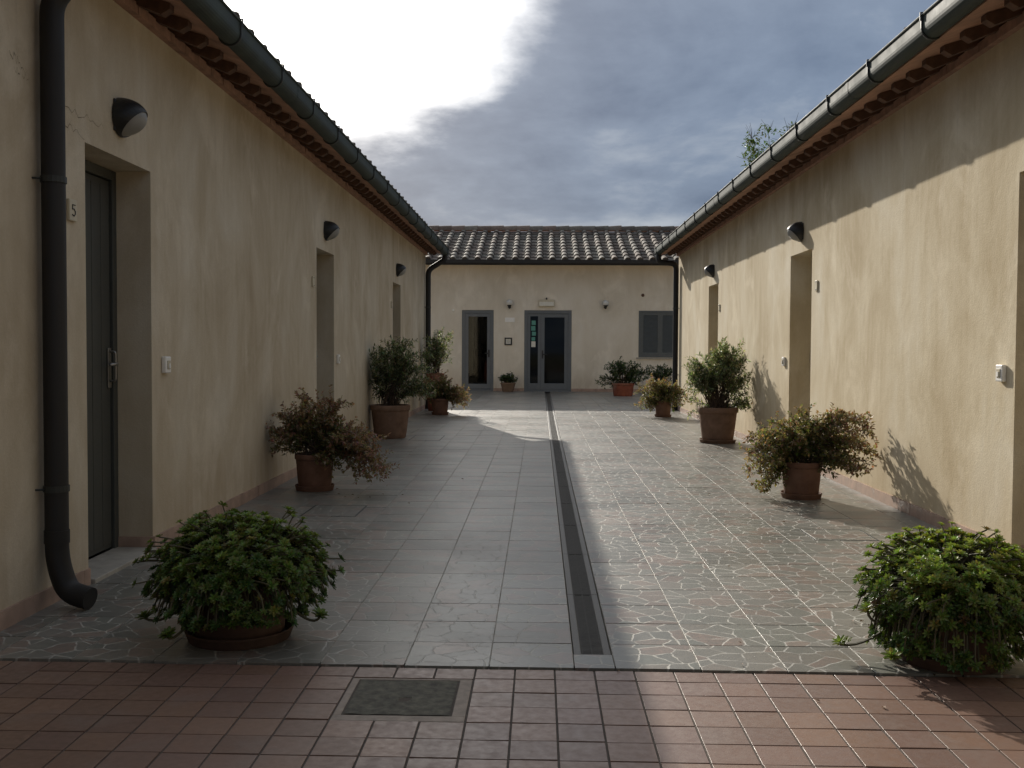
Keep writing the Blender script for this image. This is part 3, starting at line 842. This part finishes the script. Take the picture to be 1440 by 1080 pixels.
def plate(side, y, z, label, digit=False):
    o = -side; xw = XR if side > 0 else XL
    t = thing('number_plate', label, 'number plate', (xw, y, z), 'small tile plates beside the doors')
    b = MB(); b.box(*sorted((xw, xw+o*.016)), y-.042, y+.042, z-.052, z+.052); obj('tile', b, M['cream'], t, bevel=.004)
    b = MB(); x = xw+o*.0175
    if digit:
        pts = [(.022,.036),(-.018,.036),(-.020,.006),(.004,.010),(.021,-.006),(.021,-.024),(.004,-.038),(-.022,-.030)]
        for (a, c) in zip(pts, pts[1:]):
            b.tube([(x, y+a[0]*.72, z+a[1]*.72), (x, y+c[0]*.72, z+c[1]*.72)], .0026, 6)
    else:
        for k in (-1, 1): b.box(*sorted((x-o*.001, x)), y-.028, y+.028, z+k*.038-.002, z+k*.038+.002)
    obj('digit' if digit else 'border_line', b, M['ink'], t)
plate(-1, 4.965, 1.855, 'small tile plate with a dark 5 between the near downpipe and the door', True)
plate(-1, 10.29, 1.855, 'small tile plate beside the middle door of the left wing')
plate(-1, 15.76, 1.855, 'small tile plate beside the farthest door of the left wing')
plate(1, 10.27, 1.83, 'small tile plate beside the middle door of the right wing')
plate(1, 15.78, 1.83, 'small tile plate beside the farthest door of the right wing')

def bell(side, y, z, label):
    o = -side; xw = XR if side > 0 else XL
    t = thing('bell_switch', label, 'switch', (xw, y, z), 'white switch boxes beside the doors')
    b = MB(); b.box(*sorted((xw, xw+o*.028)), y-.045, y+.045, z-.05, z+.05); obj('case', b, M['white'], t, bevel=.007)
    b = MB(); b.box(*sorted((xw+o*.0285, xw+o*.0325)), y-.024, y+.024, z-.026, z+.026); bz = obj('cover', b, M['cream'], t, bevel=.003)
    b = MB(); b.box(*sorted((xw+o*.033, xw+o*.037)), y-.011, y+.011, z-.02, z+.008); obj('button', b, M['white'], t)
bell(-1, 6.20, 1.09, 'white switch box on the plaster right of the nearest left door')
bell(-1, 11.55, 1.07, 'white switch box just past the middle door of the left wing')
bell(1, 6.15, 1.07, 'white switch box on the sunlit wall at the right edge of the picture')
bell(1, 11.57, 1.07, 'white switch box on the sunlit wall beside the middle right door')

# ------------------------------------------------------------------ potted plants
def bez(a, c, b, t): return a*(1-t)**2 + c*2*t*(1-t) + b*t*t

def make_pot(t, x, y, r_top, r_bot, h, saucer=True, col=(.205,.11,.075)):
    rr = random.Random(int(x*100+y*37))
    z0 = .022 if saucer else 0.0
    lip = .05*h/.3
    prof = [(0,z0),(r_bot*.96,z0),(r_bot,z0+.01)]
    for k in range(1, 8):
        q = k/8; prof.append((r_bot+(r_top*.94-r_bot)*(q**.85), z0+.01+(h-lip-.012)*q))
    prof += [(r_top*.94, z0+h-lip), (r_top*.985, z0+h-lip+.004), (r_top, z0+h-lip*.8), (r_top*1.005, z0+h-.008), (r_top*.985, z0+h), (r_top*.91, z0+h), (r_top*.89, z0+h-.012), (r_top*.86, z0+h-.06)]
    b = MB(); b.lathe(prof, (x,y,0), 44, .006, col)
    obj('pot', b, M['pot'], t, smooth='auto')
    b = MB(); b.lathe([(0, z0+h-.028),(r_top*.5, z0+h-.02),(r_top*.89, z0+h-.035)], (x,y,0), 28); obj('soil', b, M['soil'], t, smooth=True)
    if saucer:
        rs = r_bot*1.22
        b = MB(); b.lathe([(0,.004),(rs*.88,.004),(rs*.93,0.0),(rs,.04),(rs*.985,.046),(rs*.955,.043),(rs*.89,.016),(0,.014)], (x,y,0), 44, 0, tuple(k*.85 for k in col))
        obj('saucer', b, M['pot'], t, smooth='auto')
    return z0+h

def pick(rr, lobes):
    tot = sum(l[6] for l in lobes); q = rr.random()*tot
    for l in lobes:
        q -= l[6]
        if q <= 0: break
    while True:
        a = Vector((rr.uniform(-1,1), rr.uniform(-1,1), rr.uniform(-1,1)))
        if .0 < a.length <= 1: break
    k = rr.uniform(.35,1)**.6 / max(a.length, .25) * a.length
    a = a.normalized()*min(1, max(a.length, rr.random()**.5))
    return Vector((l[0]+a.x*l[3], l[1]+a.y*l[4], l[2]+a.z*l[5]))

def grow(t, x, y, zt, rr, lobes, n, leafL, leafW, colf, step, side_n, base_r, arch=.35, flowers=0, fcol=(.55,.42,.40), start=.3, xlim=(-9,9), stem_r=.005, upright=0.3, twig=.11, zmin=.012):
    """stems run from the pot to points spread through the lobes; leaves sit along stems and twigs"""
    st, lv, fl = MB(), MB(), MB()
    o = Vector((x, y, zt))
    def put(p, d):
        L = leafL*rr.uniform(.65,1.25)
        if not (xlim[0]+.02 < p.x < xlim[1]-.02) or p.z < zmin: return
        up = Vector((rr.gauss(0,.5), rr.gauss(0,.5), 1))
        e = p+d.normalized()*L
        if not (xlim[0]+.005 < e.x < xlim[1]-.005) or e.z < .004: return
        lv.leaf(p, d, up, L, leafW*rr.uniform(.7,1.2), colf(rr, p-o, L), fold=rr.uniform(.05,.4))
    for i in range(n):
        tg = o + pick(rr, lobes)
        a = o + Vector((rr.uniform(-1,1)*base_r, rr.uniform(-1,1)*base_r, -.03))
        c = (a+tg)*.5 + Vector((0,0,abs(tg.z-a.z)*.25 + arch*rr.uniform(.5,1.2)*Vector((tg.x-a.x,tg.y-a.y,0)).length)) + Vector((rr.gauss(0,.04),rr.gauss(0,.04),0))
        if upright: c = c.lerp(Vector((a.x+(tg.x-a.x)*.35, a.y+(tg.y-a.y)*.35, max(c.z, a.z+.6*(tg.z-a.z)))), upright)
        ln = (tg-a).length*1.1; ns = 7
        pts = [bez(a,c,tg,k/ns) for k in range(ns+1)]
        for p in pts: p.x = min(max(p.x, xlim[0]+.01), xlim[1]-.01); p.z = max(p.z, .008)
        st.tube(pts, [stem_r*(1-.75*k/ns) for k in range(ns+1)], 4, False)
        s = start*ln
        while s < ln:
            q = s/ln; p = bez(a,c,tg,q); d = (bez(a,c,tg,min(1,q+.05)) - bez(a,c,tg,q-.05)).normalized()
            for _ in range(2):
                u = d.orthogonal(); u.rotate(Matrix.Rotation(rr.uniform(0,6.283), 3, d))
                put(p, d*rr.uniform(.3,.9)+u*rr.uniform(.6,1)+Vector((0,0,upright*.4)))
            if rr.random() < side_n*step/leafL*.55:
                u = d.orthogonal(); u.rotate(Matrix.Rotation(rr.uniform(0,6.283), 3, d))
                dd = (d*.8+u*rr.uniform(.4,1)+Vector((0,0,upright*.6))).normalized(); tl = twig*rr.uniform(.5,1.3)
                e = p+dd*tl; e.z = max(e.z, .01)
                if xlim[0]+.01 < e.x < xlim[1]-.01:
                    st.tube([p, p.lerp(e,.5)+Vector((0,0,.006)), e], [stem_r*.35, stem_r*.25, stem_r*.15], 3, False)
                    m_ = int(tl/step)
                    for k in range(1, m_+1):
                        pp = p.lerp(e, k/m_)
                        for _ in range(2):
                            u = dd.orthogonal(); u.rotate(Matrix.Rotation(rr.uniform(0,6.283), 3, dd)); put(pp, dd*rr.uniform(.3,.9)+u*rr.uniform(.5,1))
                    if flowers and rr.random() < flowers:
                        for _ in range(rr.randint(2,4)):
                            cpt = e+Vector((rr.gauss(0,.012),rr.gauss(0,.012),rr.gauss(0,.01)))
                            for w in range(4):
                                ang = w*1.571+rr.random(); k_ = rr.uniform(.8,1.1)
                                fl.leaf(cpt, Vector((math.cos(ang),math.sin(ang),.5)), Vector((0,0,1)), .016, .011, tuple(f*k_ for f in fcol))
            s += step
        if xlim[0]+.01 < tg.x < xlim[1]-.01:
            for _ in range(3): put(tg, Vector((rr.gauss(0,.5),rr.gauss(0,.5),rr.gauss(.2,.5))))
    obj('stems', st, M['bark'], t)
    obj('foliage', lv, M['leaf'], t)
    if fl.f: obj('flowers', fl, M['petal'], t)

def mixc(a, b, k): return tuple(x*(1-k)+y*k for x, y in zip(a, b))
def col_abelia(red):
    def f(rr, d, L):
        k = min(1, max(0, red*(.35+1.3*(d.length-.18)/.4) + rr.gauss(0,.22)))
        g = mixc((.06,.088,.026), (.17,.19,.055), rr.random()); r = mixc((.22,.13,.085), (.42,.30,.23), rr.random())
        return tuple(c*rr.uniform(.7,1.2) for c in mixc(g, r, k))
    return f
def col_oleander(rr, d, L):
    k = rr.random(); c = mixc((.060,.088,.045), (.19,.215,.12), k)
    if rr.random() < .24: c = (.38,.38,.27)
    return tuple(x*rr.uniform(.75,1.2) for x in c)
def col_dark(rr, d, L):
    return tuple(x*rr.uniform(.7,1.3) for x in mixc((.032,.055,.024), (.07,.10,.04), rr.random()))

# lobes: cx cy cz rx ry rz weight (relative to the pot rim)
def abelia(name_label, x, y, seed, lobes, rt, rb, h, red, xlim, n=85, cat='potted shrub', group='reddish shrubs in terracotta pots', fl=.05, sc=1.0):
    t = thing('potted_shrub', name_label, cat, (x,y,0), group)
    zt = make_pot(t, x, y, rt, rb, h)
    grow(t, x, y, zt, random.Random(seed), lobes, n, .036*sc, .020*sc, col_abelia(red), .017*sc, .95, rt*.5, flowers=fl, xlim=xlim, stem_r=.0035, arch=.4)
    return t
XLIM = (XL+.0, XR-.0)
abelia('terracotta pot of spreading reddish shrub by the left wall, trailing onto the paving', -1.89, 8.65, 1,
  [(-.12,0,.16,.36,.30,.20,3),(.0,-.02,.32,.30,.22,.22,2.2),(.34,-.10,.04,.28,.26,.22,2.4),(.52,-.16,-.12,.20,.18,.10,1.2),(-.36,-.05,.12,.18,.2,.22,1.5)], .165, .135, .285, .82, XLIM, 125, fl=0)
abelia('terracotta pot of flowering reddish green shrub in the sun by the middle right door', 2.13, 8.44, 2,
  [(-.14,0,.16,.30,.28,.20,3),(-.36,-.05,-.06,.16,.2,.18,1.3),(.33,-.14,.20,.22,.20,.22,1.9),(.36,-.16,.02,.24,.2,.16,1.5),(.0,0,.26,.22,.2,.16,1.2)], .165, .135, .275, .52, XLIM, 130, fl=.2)
abelia('small terracotta pot of orange-tinged bushy shrub in front of the farthest right door', 2.19, 18.4, 3,
  [(-.12,0,.14,.34,.3,.2,3),(.2,-.05,.06,.26,.26,.2,2.4),(-.30,0,-.06,.18,.2,.14,1),(0,0,.28,.28,.2,.14,1.3)], .15, .125, .26, .62, XLIM, 90, fl=.2, sc=1.15)
abelia('terracotta pot of orange-leaved shrub at the far end of the left wing', -1.79, 18.6, 4,
  [(-.12,0,.14,.32,.3,.2,3),(.32,-.05,.04,.24,.26,.20,2.2),(.0,0,.3,.3,.24,.16,1.4)], .16, .13, .27, .7, XLIM, 90, fl=.18, sc=1.15)

def oleander(label, x, y, seed, lobes, rt, rb, h, n, xlim=XLIM, colf=col_oleander, L=.062, W=.017, step=.019, cat='potted shrub', group='leafy green shrubs in terracotta pots', saucer=False, pcol=(.235,.145,.10), fl=0, side=.9, twig=.15, start=.34):
    t = thing('potted_shrub', label, cat, (x,y,0), group)
    zt = make_pot(t, x, y, rt, rb, h, saucer, pcol)
    grow(t, x, y, zt, random.Random(seed), lobes, n, L, W, colf, step, side, rt*.45, arch=.1, upright=.2, xlim=xlim, stem_r=.006, start=start, twig=twig, flowers=fl, fcol=(.6,.55,.42))
oleander('large terracotta pot of upright dark green shrub against the shaded left wall', -1.99, 13.75, 5,
  [(0,0,.44,.54,.36,.36,5),(.40,-.05,.42,.26,.28,.30,2),(-.26,0,.64,.22,.2,.14,1),(.12,0,.78,.18,.2,.12,.8)], .265, .205, .44, 80)
oleander('large terracotta pot of pale green shrub in the sun by the right wall', 2.30, 13.4, 6,
  [(.03,0,.44,.42,.36,.32,5),(-.22,0,.40,.24,.26,.20,1.6),(.1,0,.66,.28,.28,.14,1.5),(-.34,-.05,-.0,.10,.14,.12,.5),(.3,-.1,.1,.14,.15,.15,.5)], .255, .195, .435, 105, saucer=True, start=.42)
oleander('tall terracotta pot of upright shrub in the corner beside the far left downpipe', -2.0, 19.75, 7,
  [(.0,0,.42,.30,.28,.36,3),(.12,0,.66,.22,.2,.2,1.2)], .17,.13,.72, 40, XLIM, pcol=(.26,.095,.06))
oleander('low red pot of spreading dark shrub before the far facade, left of the window', 2.13, 26.5, 8,
  [(.0,0,.28,.46,.35,.26,3),(-.4,0,.24,.24,.25,.22,1.4),(.42,0,.22,.26,.25,.26,1.6),(-.52,0,.05,.14,.15,.15,.5),(.1,0,.5,.3,.3,.12,.8)], .29,.24,.33, 66, (-9,9), col_dark, .075, .03, .03, pcol=(.24,.075,.045))
oleander('shrub in a red pot under the shuttered window, behind the others', 3.22, 27.6, 9,
  [(.0,0,.22,.40,.32,.24,3)], .2,.16,.34, 44, (-9,9), col_dark, .07, .026, .03, pcol=(.24,.075,.045))
oleander('small round dark shrub in a shallow clay bowl between the two glazed doors', -.875, 28.62, 10,
  [(.0,0,.12,.28,.22,.14,3),(.0,0,.2,.2,.2,.12,1)], .21,.15,.25, 46, (-9,9), col_dark, .06, .028, .025, pcol=(.20,.13,.085), side=.6, twig=.09)

# succulents: rosettes of fleshy leaves crowding a wide dome
def rosette(mb, p, d, r, rr, bright):
    d = d.normalized(); a = d.orthogonal().normalized(); b = d.cross(a)
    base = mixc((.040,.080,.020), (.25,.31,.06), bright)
    q = rr.random()
    if q < .04: base = mixc(base, (.24,.20,.06), .7)
    elif q < .055: base = mixc(base, (.13,.075,.04), .8)
    for ring, (n, el, k) in enumerate(((7, .25, 1.0), (6, .65, .8), (4, 1.1, .5))):
        for i in range(n):
            w = 6.283*(i+.5*ring+rr.uniform(-.15,.15))/n
            dd = (a*math.cos(w)+b*math.sin(w))*math.cos(el)+d*math.sin(el)
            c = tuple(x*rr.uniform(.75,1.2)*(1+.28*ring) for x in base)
            L = r*k*rr.uniform(.85,1.12)
            mb.rleaf(p+dd*r*.06, dd, d, L, L*.46, c)

def succulent(label, x, y, seed, rt, rb, h, dome, n, hang, trailers, bright):
    t = thing('potted_succulent', label, 'potted plant', (x,y,0), 'bushy succulents in terracotta pots at the front of the courtyard')
    zt = make_pot(t, x, y, rt, rb, h, True, (.085,.05,.036))
    rr = random.Random(seed); lv, st = MB(), MB()
    rx, ry, rz, cz = dome; o = Vector((x, y, zt)); c0 = Vector((x, y, cz))
    sunv = Vector((-.26,.89,.38))
    for i in range(n):
        z = rr.uniform(hang, 1)**1.0; w = rr.uniform(0, 6.283); q = math.sqrt(max(0, 1-z*z)) if z > 0 else 1-.18*abs(z)
        lump = 1 + .26*mnoise.noise(Vector((math.cos(w)*q*2.2, math.sin(w)*q*2.2, z*2+seed*7)))
        if mnoise.noise(Vector((math.cos(w)*q*4, math.sin(w)*q*4, z*4+seed*3))) < -.22 and rr.random() < .8: continue
        k = rr.uniform(.80, 1.04)*lump if rr.random() < .8 else rr.choice((rr.uniform(.45,.85), rr.uniform(.5,.9), rr.uniform(1.0,1.22)))
        p = c0 + Vector((math.cos(w)*q*rx*k, math.sin(w)*q*ry*k, z*rz*k if z > 0 else z*cz*.9))
        if p.z < .05 or (z < -.05 and rr.random() < .42): continue
        nrm = Vector((math.cos(w)*q/rx, math.sin(w)*q/ry, max(z,.05)/rz)).normalized()
        d = (nrm + Vector((0,0,.55)) + Vector((rr.gauss(0,.3),rr.gauss(0,.3),rr.gauss(0,.2)))).normalized()
        br = min(1, max(0, bright*(.3 + .9*max(0, z)) + rr.gauss(0,.13)))  # dome top paler and yellower, its sunlight put into the leaf colour
        rosette(lv, p, d, rr.uniform(.016,.028), rr, br)
        if rr.random() < .0: pass
        a = o + Vector((rr.uniform(-1,1)*rt*.6, rr.uniform(-1,1)*rt*.6, -.03))
        m = a.lerp(p,.55) + Vector((0,0,-.02 if p.z < zt else .05)) + nrm*.03
        if p.z < zt: m = Vector((x+(p.x-x)*.95, y+(p.y-y)*.95, zt+.06))
        pts = [bez(a, m, p, w_/6) for w_ in range(7)]
        if i % 2 == 0 or k > 1.08: st.tube(pts, [.0048*(1-.4*w_/6) for w_ in range(7)], 5, False)
    for (dx, dy, z, via) in trailers:
        p = Vector((x+dx, y+dy, z)); a = o+Vector((dx*.3,dy*.3,-.02)); m = Vector((x+dx*via, y+dy*via, max(.03, z*.4)))
        st.tube([bez(a,m,p,k/9) for k in range(10)], .0055, 5, False)
        for k in (1.0, .93):
            rosette(lv, bez(a,m,p,k)+Vector((0,0,.008)), Vector((dx*.6,dy*.6,.5)), .036, rr, bright*.7)
    obj('stems', st, M['succ_stem'], t); obj('foliage', lv, M['succ'], t)
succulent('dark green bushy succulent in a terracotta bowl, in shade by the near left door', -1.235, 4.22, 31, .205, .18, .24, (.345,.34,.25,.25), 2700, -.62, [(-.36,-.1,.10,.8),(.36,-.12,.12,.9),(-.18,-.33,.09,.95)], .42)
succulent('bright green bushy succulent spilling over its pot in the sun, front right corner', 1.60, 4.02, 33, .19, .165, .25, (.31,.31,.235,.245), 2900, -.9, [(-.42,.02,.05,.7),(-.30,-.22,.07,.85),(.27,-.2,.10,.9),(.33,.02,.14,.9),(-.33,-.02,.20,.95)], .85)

# ------------------------------------------------------------------ tree beyond the right wing
def tree(x, y, h, seed, label):
    t = thing('tree', label, 'tree', (x,y,0)); rr = random.Random(seed)
    b = MB(); b.tube([(x,y,-.1),(x+.1,y,h*.25),(x-.05,y+.1,h*.5),(x+.15,y,h*.68)], [.22,.18,.13,.09], 10)
    lv = MB(); top = Vector((x+.15,y,h*.66))
    for i in range(46):
        w = rr.uniform(0,6.283); s = Vector((x,y,h*rr.uniform(.42,.68)))
        e = Vector((x+math.cos(w)*rr.uniform(.2,1.5), y+math.sin(w)*rr.uniform(.2,1.5), h*rr.uniform(.62,.985)))
        c = s.lerp(e,.5)+Vector((math.cos(w)*.3,math.sin(w)*.3,-.2))
        b.tube([bez(s,c,e,k/5) for k in range(6)], [.03*(1-.16*k) for k in range(6)], 5, False)
        bare = rr.random() < .10
        for k in range(60):
            q = rr.uniform(.45,1.04); p = bez(s,c,e,q)+Vector((rr.gauss(0,.12),rr.gauss(0,.12),rr.gauss(0,.10)))
            if bare: continue
            for _ in range(9):
                pp = p+Vector((rr.gauss(0,.07),rr.gauss(0,.07),rr.gauss(0,.06)))
                lv.leaf(pp, Vector((rr.gauss(0,1),rr.gauss(0,1),rr.gauss(-.2,.8))), Vector((rr.gauss(0,.4),rr.gauss(0,.4),1)), rr.uniform(.09,.15), .06, tuple(v*rr.uniform(.7,1.25) for v in (.075,.115,.03)))
        for k in range(5):
            d = Vector((rr.gauss(0,.25),rr.gauss(0,.25),rr.uniform(.1,.5))); b.tube([e, e+d*.5+Vector((.03,0,0)), e+d], [.009,.006,.003], 4, False)
    obj('trunk', b, M['bark'], t); obj('crown', lv, M['leaf'], t)
tree(8.25, 34.3, 8.7, 77, 'leafy tree rising beyond the roof of the right wing')

# ------------------------------------------------------------------ small litter on the paving
rr = random.Random(99); lp = None
spots = [(1.62,3.22),(1.05,5.7),(1.7,7.2),(1.5,8.1),(1.85,7.9),(1.36,9.3),(1.9,10.1),(1.55,11.7),(1.25,10.6),(2.3,9.4),(.9,8.0),(-1.0,7.9),(-1.35,8.2),(-.7,9.4),(1.75,12.1),(.62,6.5)]
for (cx_, cy_, n_, sd_) in ((1.8,8.2,14,.35),(2.0,13.0,8,.4),(-1.5,8.3,9,.35),(1.9,17.9,5,.4),(1.3,4.4,6,.3),(.9,3.4,4,.4)):
    for _ in range(n_): spots.append((min(2.6, cx_+rr.gauss(0,sd_)), cy_+rr.gauss(0,sd_)))
for i, (x, y) in enumerate(spots):
    b = MB(); L = rr.uniform(.02,.034); w = rr.uniform(0,6.28); c = mixc((.10,.05,.025),(.22,.13,.07),rr.random())
    b.leaf(Vector((-L/2,0,.002)), Vector((1,0,.12)), Vector((0,0,1)), L, L*.5, c, fold=.35)
    o = tag(obj('fallen_leaf', b, M['dry']), 'small dry leaf lying on the paving', 'leaf', 'dry leaves scattered on the paving')
    o.location = (x, y, .003 if y > YF else -.006); o.rotation_euler = (0,0,w)

# ------------------------------------------------------------------ light
LD = Vector((.69,-2.30,-1.0))
sun = bpy.data.lights.new('sun', 'SUN'); sun.energy = 5.0; sun.angle = R(.55); sun.color = (1,.93,.82)
so = bpy.data.objects.new('sun', sun); COL.objects.link(so); so.location = (-6,20,12)
so.rotation_euler = LD.to_track_quat('-Z','Y').to_euler()
sd = (-LD).normalized(); elev = math.asin(sd.z); azi = math.atan2(sd.x, sd.y)

wd = bpy.data.worlds.new('World'); SC.world = wd; wd.use_nodes = True
nt = wd.node_tree; nt.nodes.clear()
class WG(NG):
    def __init__(s): s.t = nt
g = WG()
tc = g.n('ShaderNodeTexCoord').outputs['Generated']
sky = g.n('ShaderNodeTexSky', sky_type='NISHITA'); sky.sun_disc = False; sky.sun_elevation = elev; sky.sun_rotation = azi
sky.dust_density = 2.0
nv = g.n('ShaderNodeVectorMath', operation='NORMALIZE'); g.l(tc, nv.inputs[0]); dirv = nv.outputs[0]
sp = g.n('ShaderNodeSeparateXYZ'); g.l(dirv, sp.inputs[0])
den = g.math('ADD', g.math('MAXIMUM', sp.outputs[2], 0.0), .22)
cv = g.n('ShaderNodeCombineXYZ'); g.l(g.math('DIVIDE', sp.outputs[0], den), cv.inputs[0]); g.l(g.math('DIVIDE', sp.outputs[1], den), cv.inputs[1])
cl = g.noise(g.mapv(cv.outputs[0], (1.0,.8,1), (3.1,.7,0)), 1.7, 9, .56, .35)
cl2 = g.noise(g.mapv(cv.outputs[0], (1,1,1), (9,4,2)), 2.6, 6, .6, .2)
cmix = g.math('ADD', g.math('MULTIPLY', cl, .62), g.math('MULTIPLY', cl2, .38))
cloud = g.ramp(cmix, [(.38, (.066,.118,.215)), (.5, (.145,.208,.315)), (.62, (.33,.385,.465))])
# the overcast gets paler with height
cloud = g.mix(g.range(sp.outputs[2], .10, .85, 0, .6, True), cloud, (.72,.74,.78))
# thin bright cloud round the hidden sun
dt = g.n('ShaderNodeVectorMath', operation='DOT_PRODUCT'); g.l(dirv, dt.inputs[0]); dt.inputs[1].default_value = Vector((-559,1456,990)).normalized()
dt2 = g.n('ShaderNodeVectorMath', operation='DOT_PRODUCT'); g.l(dirv, dt2.inputs[0]); dt2.inputs[1].default_value = sd
edge = g.math('ADD', dt.outputs['Value'], g.math('MULTIPLY', g.math('SUBTRACT', cmix, .5), .13))
cloud = g.mix(g.range(edge, .896, .930, 0, 1, True), cloud, (1.25,1.26,1.28))
cloud = g.mix(g.range(dt2.outputs['Value'], .972, 1.0, 0, 1, True), cloud, (3.4,3.3,3.1))
cloud = g.mix(g.range(sp.outputs[1], -.75, .25, .5, 0, True), cloud, (.10,.12,.16))
bg1 = g.n('ShaderNodeBackground'); g.l(sky.outputs[0], bg1.inputs[0]); bg1.inputs[1].default_value = .05
bg2 = g.n('ShaderNodeBackground'); g.l(cloud, bg2.inputs[0]); bg2.inputs[1].default_value = 1.15
mx = g.n('ShaderNodeMixShader'); mx.inputs[0].default_value = .86
g.l(bg1.outputs[0], mx.inputs[1]); g.l(bg2.outputs[0], mx.inputs[2])
wo = g.n('ShaderNodeOutputWorld'); g.l(mx.outputs[0], wo.inputs['Surface'])

# ------------------------------------------------------------------ camera
cam = bpy.data.cameras.new('camera'); co = bpy.data.objects.new('camera', cam); COL.objects.link(co)
cam.sensor_width = 36; cam.lens = 36.4; cam.clip_start = .05; cam.clip_end = 2000
co.matrix_world = Matrix.Translation((0,0,1.2)) @ Matrix.Rotation(R(1.53),4,'Z') @ Matrix.Rotation(R(90-1.97),4,'X') @ Matrix.Rotation(R(.3),4,'Z')
SC.camera = co

SC.render.engine = 'CYCLES'
SC.view_settings.view_transform = 'Standard'; SC.view_settings.look = 'None'; SC.view_settings.exposure = 0; SC.view_settings.gamma = 1
SC.cycles.max_bounces = 8; SC.cycles.diffuse_bounces = 4; SC.cycles.transparent_max_bounces = 12
